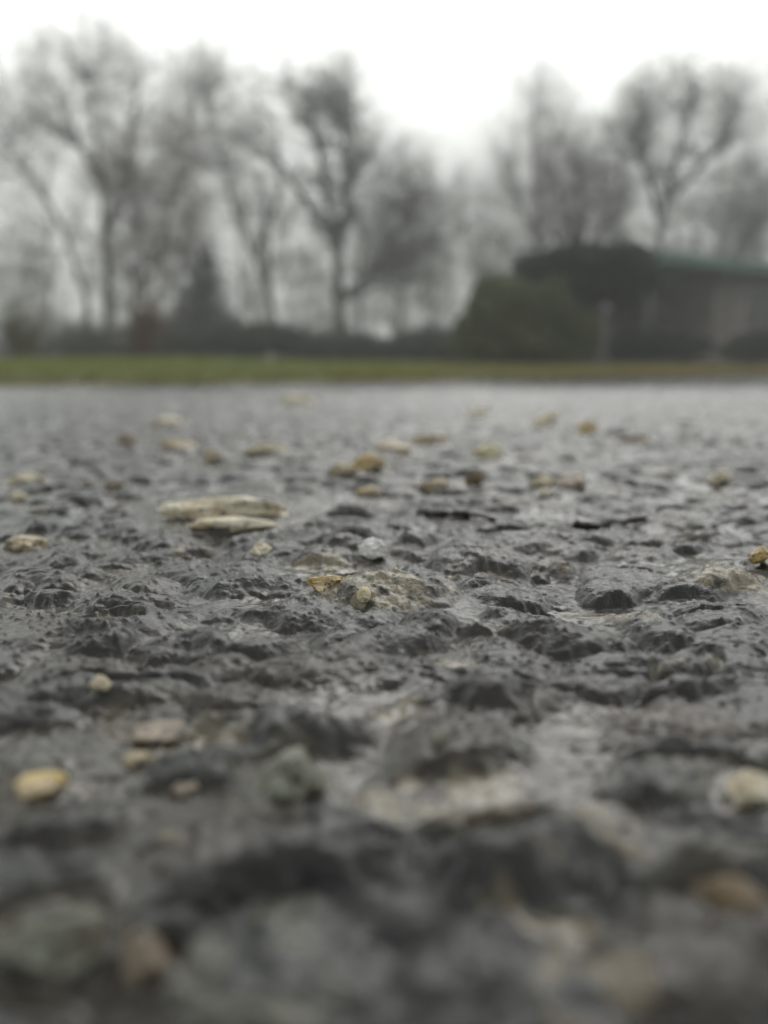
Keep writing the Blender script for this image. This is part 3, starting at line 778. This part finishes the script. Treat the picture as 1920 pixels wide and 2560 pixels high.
for k, (px, dp, top, m) in enumerate(BACKROW):
    hh = 890 - top
    bare_tree(BL[k], dp, [[(px, 892), (px + 5, 892 - hh * .35), (px - 8, 892 - hh * .7), (px + 6, top + 40)], [(px + 4, 892 - hh * .3), (px + hh * .12, 892 - hh * .6), (px + hh * .2, 892 - hh * .8)]],
              [(px, top + hh * .2, hh * .2, hh * .2, 1.5), (px - hh * .1, top + hh * .45, hh * .2, hh * .2, 1), (px + hh * .14, top + hh * .42, hh * .2, hh * .22, 1), (px, top + hh * .65, hh * .24, hh * .16, .7)],
              16, 140 + k, m, .1, .8, group='back row of bare trees')

# far woods fading in the mist
def woods():
    rng = np.random.default_rng(77)
    vs, qs, n = [], [], 0
    for k in range(60):
        depth = rng.uniform(52, 82); px = rng.uniform(-250, 2200)
        hh = rng.uniform(7, 13); b0 = at(px, 900, depth); z = float(ground_z(b0[0], b0[1]))
        base = np.array([b0[0], b0[1], z])
        P = resample([base, base + [rng.normal() * .3, 0, hh * .5], base + [rng.normal() * .8, 0, hh]], 10)[None]
        R = np.linspace(.16, .03, 10)[None]
        B1, R1 = children(P, R, 16, hh * .42, 6, .6, .2, rng, .15, .5, .02)
        B2, R2 = children(B1, R1, 9, hh * .16, 4, .6, .08, rng, .15, .5, .015)
        B3, R3 = children(B2, R2, 4, hh * .08, 3, .65, .03, rng, .1, .6, .012)
        for (a, b) in (tubes(P, R, 6), tubes(B1, R1, 4), tubes(B2, R2, 3), tubes(B3, R3, 3)):
            vs.append(a); qs.append(b + n); n += len(a)
    o = np_mesh('distant_woods', np.concatenate(vs), np.concatenate(qs), BARK['grey_twig'])
    tag(o, 'mass of bare woods fading in mist behind the nearer trees', 'woods', kind='stuff')
woods()

# ---- evergreens and shrubs
dk1, dk2 = (.012, .018, .006), (.026, .035, .012)
bush('dark dome-topped evergreen tree clipped like an umbrella beside the low building', 14.5,
     [(1465, 690, 165, 72), (1400, 705, 110, 50), (1545, 700, 95, 58), (1470, 655, 110, 42)], 42000, .05, dk1, dk2, 41, name='evergreen_tree', cat='tree', lump=.2, shell=.4)
bush('wide olive-green bush at the left foot of the dome-topped evergreen', 13.5,
     [(1300, 800, 130, 100), (1230, 780, 75, 85), (1390, 830, 110, 80), (1190, 840, 60, 60)], 42000, .04, (.10, .115, .04), (.18, .20, .08), 42, lump=.26, shell=.35)
bush('dark pointed conifer on the left among the bare trees', 21,
     [(505, 830, 95, 75), (508, 760, 72, 70), (510, 700, 48, 60), (512, 650, 26, 42)], 8000, .05, (.04, .046, .04), (.07, .075, .065), 43, name='conifer', cat='tree', lump=.4, shell=.3)
SH = [
    (60, 22, 170, 800, 'grey', 'low bare shrub at the left edge below the leaning tree'),
    (200, 21, 180, 790, 'grey', 'low bare shrub at the foot of the tall straight trunk'),
    (400, 20, 170, 760, 'brown', 'brownish bare shrub left of the pointed conifer'),
    (610, 20, 200, 770, 'grey', 'dark bare shrub just right of the pointed conifer'),
    (740, 21, 170, 800, 'grey', 'bare shrub left of the forked tree base'),
    (930, 21, 170, 840, 'grey', 'low bare shrub right of the forked tree base'),
    (1080, 20, 160, 800, 'grey', 'bare shrub left of the olive-green bush'),
]
for k, (px, dp, w, tp, m, lb) in enumerate(SH):
    twig_shrub(lb, px, dp, w, tp, 60 + k, n=46, mat=m, twig=.008)
DB = [(500, 18, 130, 850, 'low dark evergreen shrub below the pointed conifer'), (640, 18.5, 120, 845, 'low dark evergreen shrub between the conifer and the left-leaning tree'),
      (300, 19, 150, 862, 'low dark evergreen shrub left of the pointed conifer'), (860, 19, 120, 868, 'low dark green shrub hugging the forked tree'),
      (1060, 18, 130, 868, 'low dark green shrub left of the olive bush'), (1215, 16, 110, 872, 'low dark green shrub tucked under the olive bush')]
for k, (px, dp, w, cy, lb) in enumerate(DB):
    bush(lb, dp, [(px, cy, w, 40), (px - w * .4, cy + 12, w * .6, 28), (px + w * .45, cy + 8, w * .55, 32)], 9000, .04, (.03, .034, .024), (.07, .075, .05), 80 + k, name='shrub', cat='shrub', group='low evergreen shrubs in front of the trees', lump=.3)
twig_shrub('yellowish sapling with pale stem at the left edge of the grass', 65, 13, 120, 690, 90, n=12, mat='pale', group='saplings on the grass', name='sapling', leaves=((.16, .12, .05), (.24, .18, .09), 350, .014), twig=.004)
twig_shrub('reddish sapling with rust-coloured leaves before the brownish trees', 350, 13.5, 130, 700, 91, n=12, mat='red', group='saplings on the grass', name='sapling', leaves=((.16, .07, .04), (.24, .12, .06), 300, .014), twig=.004)

# ---- low building with a green metal roof
def box(V, Fc, lo, hi, M=None):
    n = len(V)
    for k in range(8):
        p = np.array([(lo, hi)[(k >> a) & 1][a] for a in range(3)], float)
        V.append(p)
    Fc += [[n, n + 2, n + 3, n + 1], [n + 4, n + 5, n + 7, n + 6], [n, n + 1, n + 5, n + 4], [n + 2, n + 6, n + 7, n + 3], [n, n + 4, n + 6, n + 2], [n + 1, n + 3, n + 7, n + 5]]
def boxes(name, lst, mat, parent, bevel=0):
    V, Fc = [], []
    for lo, hi in lst: box(V, Fc, lo, hi)
    o = np_mesh(name, np.array(V), np.array(Fc), mat, parent, smooth=False)
    if bevel:
        bm = o.modifiers.new('edge', 'BEVEL'); bm.width = bevel; bm.segments = 2
    return o
cl = at(1600, 900, 18.0); cr = at(2000, 900, 21.2)
ang = math.atan2(cr[1] - cl[1], cr[0] - cl[0])
bz = float(ground_z(cl[0], cl[1])) - .05
B = empty('house', (cl[0], cl[1], bz)); B.rotation_euler = (0, 0, ang)
tag(B, 'low stone building with thin green metal roof at the right edge', 'building')
wallm, nt, b = new_mat('rubble_stone')
tc = nt.nodes.new('ShaderNodeTexCoord')
vo = nn(nt, 'ShaderNodeTexVoronoi'); vo.inputs['Scale'].default_value = 3.2; nt.links.new(tc.outputs['Object'], vo.inputs['Vector'])
c = mix(nt, (.20, .175, .17), (.32, .27, .26), ramp(nt, vo.outputs['Color'], .2, .8))
nt.links.new(c, b.inputs['Base Color']); b.inputs['Roughness'].default_value = .8
nt.links.new(bump(nt, vo.outputs['Distance'], .8, .03), b.inputs['Normal'])
roofm = simple('green_metal', (.055, .15, .125), (.075, .19, .16), 8, .4, .1, .005)
trimm = simple('grey_paint', (.15, .145, .155), (.19, .18, .19), 6, .5, .1, .004)
darkw = simple('dark_boards', (.05, .048, .05), (.075, .07, .072), 10, .6, .3, .01)
gm2, nt, b = new_mat('window_glass'); b.inputs['Base Color'].default_value = (.02, .024, .026, 1); b.inputs['Roughness'].default_value = .08
Lb = 9.0; eave = 2.72
boxes('wall', [((2.6, 0, 0), (3.9, 3.2, 2.3)), ((5.2, 0, 0), (Lb, 3.2, 2.3)), ((3.9, 0, 0), (5.2, 3.2, .95)), ((3.9, 0, 2.0), (5.2, 3.2, 2.3)), ((3.9, .3, .95), (5.2, 3.2, 2.1)),
               ((-1.2, 2.2, 0), (2.6, 3.2, 2.3))], wallm, B)
boxes('board_panel', [((-1.15, 2.14, .1), (2.58, 2.197, 2.28))], darkw, B)
rf = boxes('roof', [((-.5, -.7, 2.31), (Lb + .4, 3.5, 2.40))], roofm, B, .01)
boxes('fascia', [((-.56, -.76, 2.26), (Lb + .46, -.703, 2.50)), ((-.56, -.70, 2.26), (-.503, 3.5, 2.50))], roofm, rf, .008)
def post():
    p = at(1508, 885, 12.4); z = float(ground_z(p[0], p[1])) - .03; top = at(1508, 760, 12.4)[2] - z
    P = np.array([[[0, 0, 0], [0, 0, top * .3], [0, 0, top * .6], [.004, 0, top * .86]]]); v, q = tubes(P, np.full((1, 4), .045), 10)
    o = np_mesh('marker_post', v, q, trimm); o.location = (p[0], p[1], z)
    sv, sf = ICO; cap_ = np_mesh('cap', sv * np.array([.10, .09, .10]) + np.array([.004, 0, top * .9]), sf, postm, o)
    tag(o, 'slim pale post with rounded head in front of the dome-topped evergreen', 'post')
postm = simple('pale_paint', (.14, .135, .15), (.18, .17, .19), 6, .5, .1, .004)
post()
V, Fc = [], []
for k in range(12): box(V, Fc, (-.4 + k * .8, -.68, 2.402), (-.36 + k * .8, 3.4, 2.44))
np_mesh('seam', np.array(V), np.array(Fc), roofm, rf, smooth=False)
boxes('column', [((-.30, -.45, 0), (-.12, -.27, 2.25))], darkw, B, .01)
w = boxes('window', [((3.9, .02, .95), (3.97, .1, 2.1)), ((5.13, .02, .95), (5.2, .1, 2.1)), ((3.97, .02, .95), (5.13, .1, 1.02)), ((3.97, .02, 2.03), (5.13, .1, 2.1)), ((4.52, .02, 1.02), (4.58, .1, 2.03))], trimm, B)
boxes('pane', [((3.975, .05, 1.025), (4.515, .06, 2.025)), ((4.585, .05, 1.025), (5.125, .06, 2.025))], gm2, w)
d_ = boxes('door', [((1.0, 2.08, .05), (1.95, 2.135, 2.1))], darkw, B, .01)
boxes('handle', [((1.8, 2.0, 1.0), (1.9, 2.075, 1.03))], trimm, d_)
bush('low dark shrub below the window end of the green-roofed building', 17, [(1880, 868, 75, 34), (1950, 862, 70, 38)], 8000, .04, dk1, dk2, 95, name='shrub', cat='shrub', group='dark shrubs along the building', lump=.3)
bush('low dark shrub beside the pale post of the green-roofed building', 15.5, [(1630, 860, 100, 38), (1560, 872, 60, 26), (1710, 868, 70, 30)], 10000, .04, dk1, dk2, 96, name='shrub', cat='shrub', group='dark shrubs along the building', lump=.3)

# ---- haze
hz, nt, b = new_mat('mist')
nt.nodes.remove(b)
pv = nn(nt, 'ShaderNodeVolumePrincipled'); pv.inputs['Color'].default_value = (.93, .95, .95, 1); pv.inputs['Density'].default_value = .0075; pv.inputs['Anisotropy'].default_value = .2
nt.links.new(pv.outputs[0], nt.nodes['Material Output'].inputs['Volume'])
V, Fc = [], []
box(V, Fc, (-115, -115, -1.1), (115, 115, 17))
tag(np_mesh('haze', np.array(V), np.array(Fc), hz, smooth=False), 'thin pale mist in the air', 'haze', kind='stuff')

# ---- sky and sun
SUN_EL, SUN_AZ = math.radians(48), math.radians(15)
W = bpy.data.worlds.new('World'); S.world = W; W.use_nodes = True
nt = W.node_tree; bg = nt.nodes['Background']; out = nt.nodes['World Output']
sky = nn(nt, 'ShaderNodeTexSky'); sky.sky_type = 'NISHITA'; sky.sun_disc = False; sky.sun_elevation = SUN_EL; sky.sun_rotation = SUN_AZ
hs = nn(nt, 'ShaderNodeHueSaturation'); hs.inputs['Saturation'].default_value = .12; nt.links.new(sky.outputs[0], hs.inputs['Color'])
# overcast layer: mottled cloud deck, dimmed overhead as if blocked by phone and photographer
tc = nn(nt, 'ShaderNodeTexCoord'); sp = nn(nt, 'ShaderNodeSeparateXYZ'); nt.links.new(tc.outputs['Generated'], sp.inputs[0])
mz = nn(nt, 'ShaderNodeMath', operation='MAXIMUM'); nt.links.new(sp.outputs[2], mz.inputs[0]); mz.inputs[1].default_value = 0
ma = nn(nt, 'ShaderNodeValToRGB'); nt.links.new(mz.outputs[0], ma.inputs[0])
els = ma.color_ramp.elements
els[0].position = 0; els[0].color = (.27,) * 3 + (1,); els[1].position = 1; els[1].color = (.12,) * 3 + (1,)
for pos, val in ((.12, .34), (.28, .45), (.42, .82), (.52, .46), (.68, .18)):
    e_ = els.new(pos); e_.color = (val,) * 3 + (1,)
cn = nn(nt, 'ShaderNodeTexNoise'); cn.inputs['Scale'].default_value = 2.2; cn.inputs['Detail'].default_value = 4; nt.links.new(tc.outputs['Generated'], cn.inputs['Vector'])
cr_ = ramp(nt, cn.outputs['Fac'], .3, .7, .93, 1.07)
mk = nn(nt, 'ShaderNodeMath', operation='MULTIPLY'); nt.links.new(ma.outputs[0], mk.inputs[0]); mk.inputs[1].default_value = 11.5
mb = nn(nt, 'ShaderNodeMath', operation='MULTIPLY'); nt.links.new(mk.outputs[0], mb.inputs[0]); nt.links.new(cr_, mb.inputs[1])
# brighter ahead towards the hidden sun; dimmed behind, standing in for the unseen photographer
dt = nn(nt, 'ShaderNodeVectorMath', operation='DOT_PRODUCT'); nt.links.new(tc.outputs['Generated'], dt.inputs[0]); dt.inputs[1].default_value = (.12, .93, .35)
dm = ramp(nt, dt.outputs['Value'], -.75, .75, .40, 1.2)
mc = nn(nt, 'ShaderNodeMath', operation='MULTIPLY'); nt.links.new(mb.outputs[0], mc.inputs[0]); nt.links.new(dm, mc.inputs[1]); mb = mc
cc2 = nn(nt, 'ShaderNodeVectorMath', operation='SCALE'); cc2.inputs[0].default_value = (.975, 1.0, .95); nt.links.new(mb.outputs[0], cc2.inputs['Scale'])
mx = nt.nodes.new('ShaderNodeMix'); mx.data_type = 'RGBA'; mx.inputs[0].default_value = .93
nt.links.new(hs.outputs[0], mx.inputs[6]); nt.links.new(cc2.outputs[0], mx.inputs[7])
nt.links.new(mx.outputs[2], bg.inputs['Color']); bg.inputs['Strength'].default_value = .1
sl = bpy.data.lights.new('sun', 'SUN'); sl.energy = .5; sl.angle = math.radians(40); sl.color = (1, .98, .95)
so = link(bpy.data.objects.new('sun', sl))
sd = Vector((math.sin(SUN_AZ) * math.cos(SUN_EL), math.cos(SUN_AZ) * math.cos(SUN_EL), math.sin(SUN_EL)))
so.rotation_euler = sd.to_track_quat('Z', 'Y').to_euler(); so.location = (0, 0, 10)

# ---- camera
cd = bpy.data.cameras.new('camera'); cam = link(bpy.data.objects.new('camera', cd))
cd.sensor_fit = 'VERTICAL'; cd.sensor_height = 36; cd.sensor_width = 27; cd.lens = 36 * F / 2560
cd.clip_start = .001; cd.clip_end = 500
M = Matrix(((r_[0], u_[0], -f_[0], CAM[0]), (r_[1], u_[1], -f_[1], CAM[1]), (r_[2], u_[2], -f_[2], CAM[2]), (0, 0, 0, 1)))
cam.matrix_world = M
cd.dof.use_dof = True
fp = on_ground(960, 1500, .001)
cd.dof.focus_distance = float(np.dot(fp - CAM, f_))
cd.dof.aperture_fstop = cd.lens / 1.75
cd.dof.aperture_blades = 0
S.camera = cam

S.view_settings.view_transform = 'Standard'; S.view_settings.look = 'None'; S.view_settings.exposure = 1.08; S.view_settings.gamma = 1
S.render.engine = 'CYCLES'
S.cycles.use_denoising = True
S.cycles.max_bounces = 6; S.cycles.diffuse_bounces = 2; S.cycles.glossy_bounces = 2; S.cycles.transmission_bounces = 4; S.cycles.volume_bounces = 1
S.cycles.caustics_reflective = False; S.cycles.caustics_refractive = False
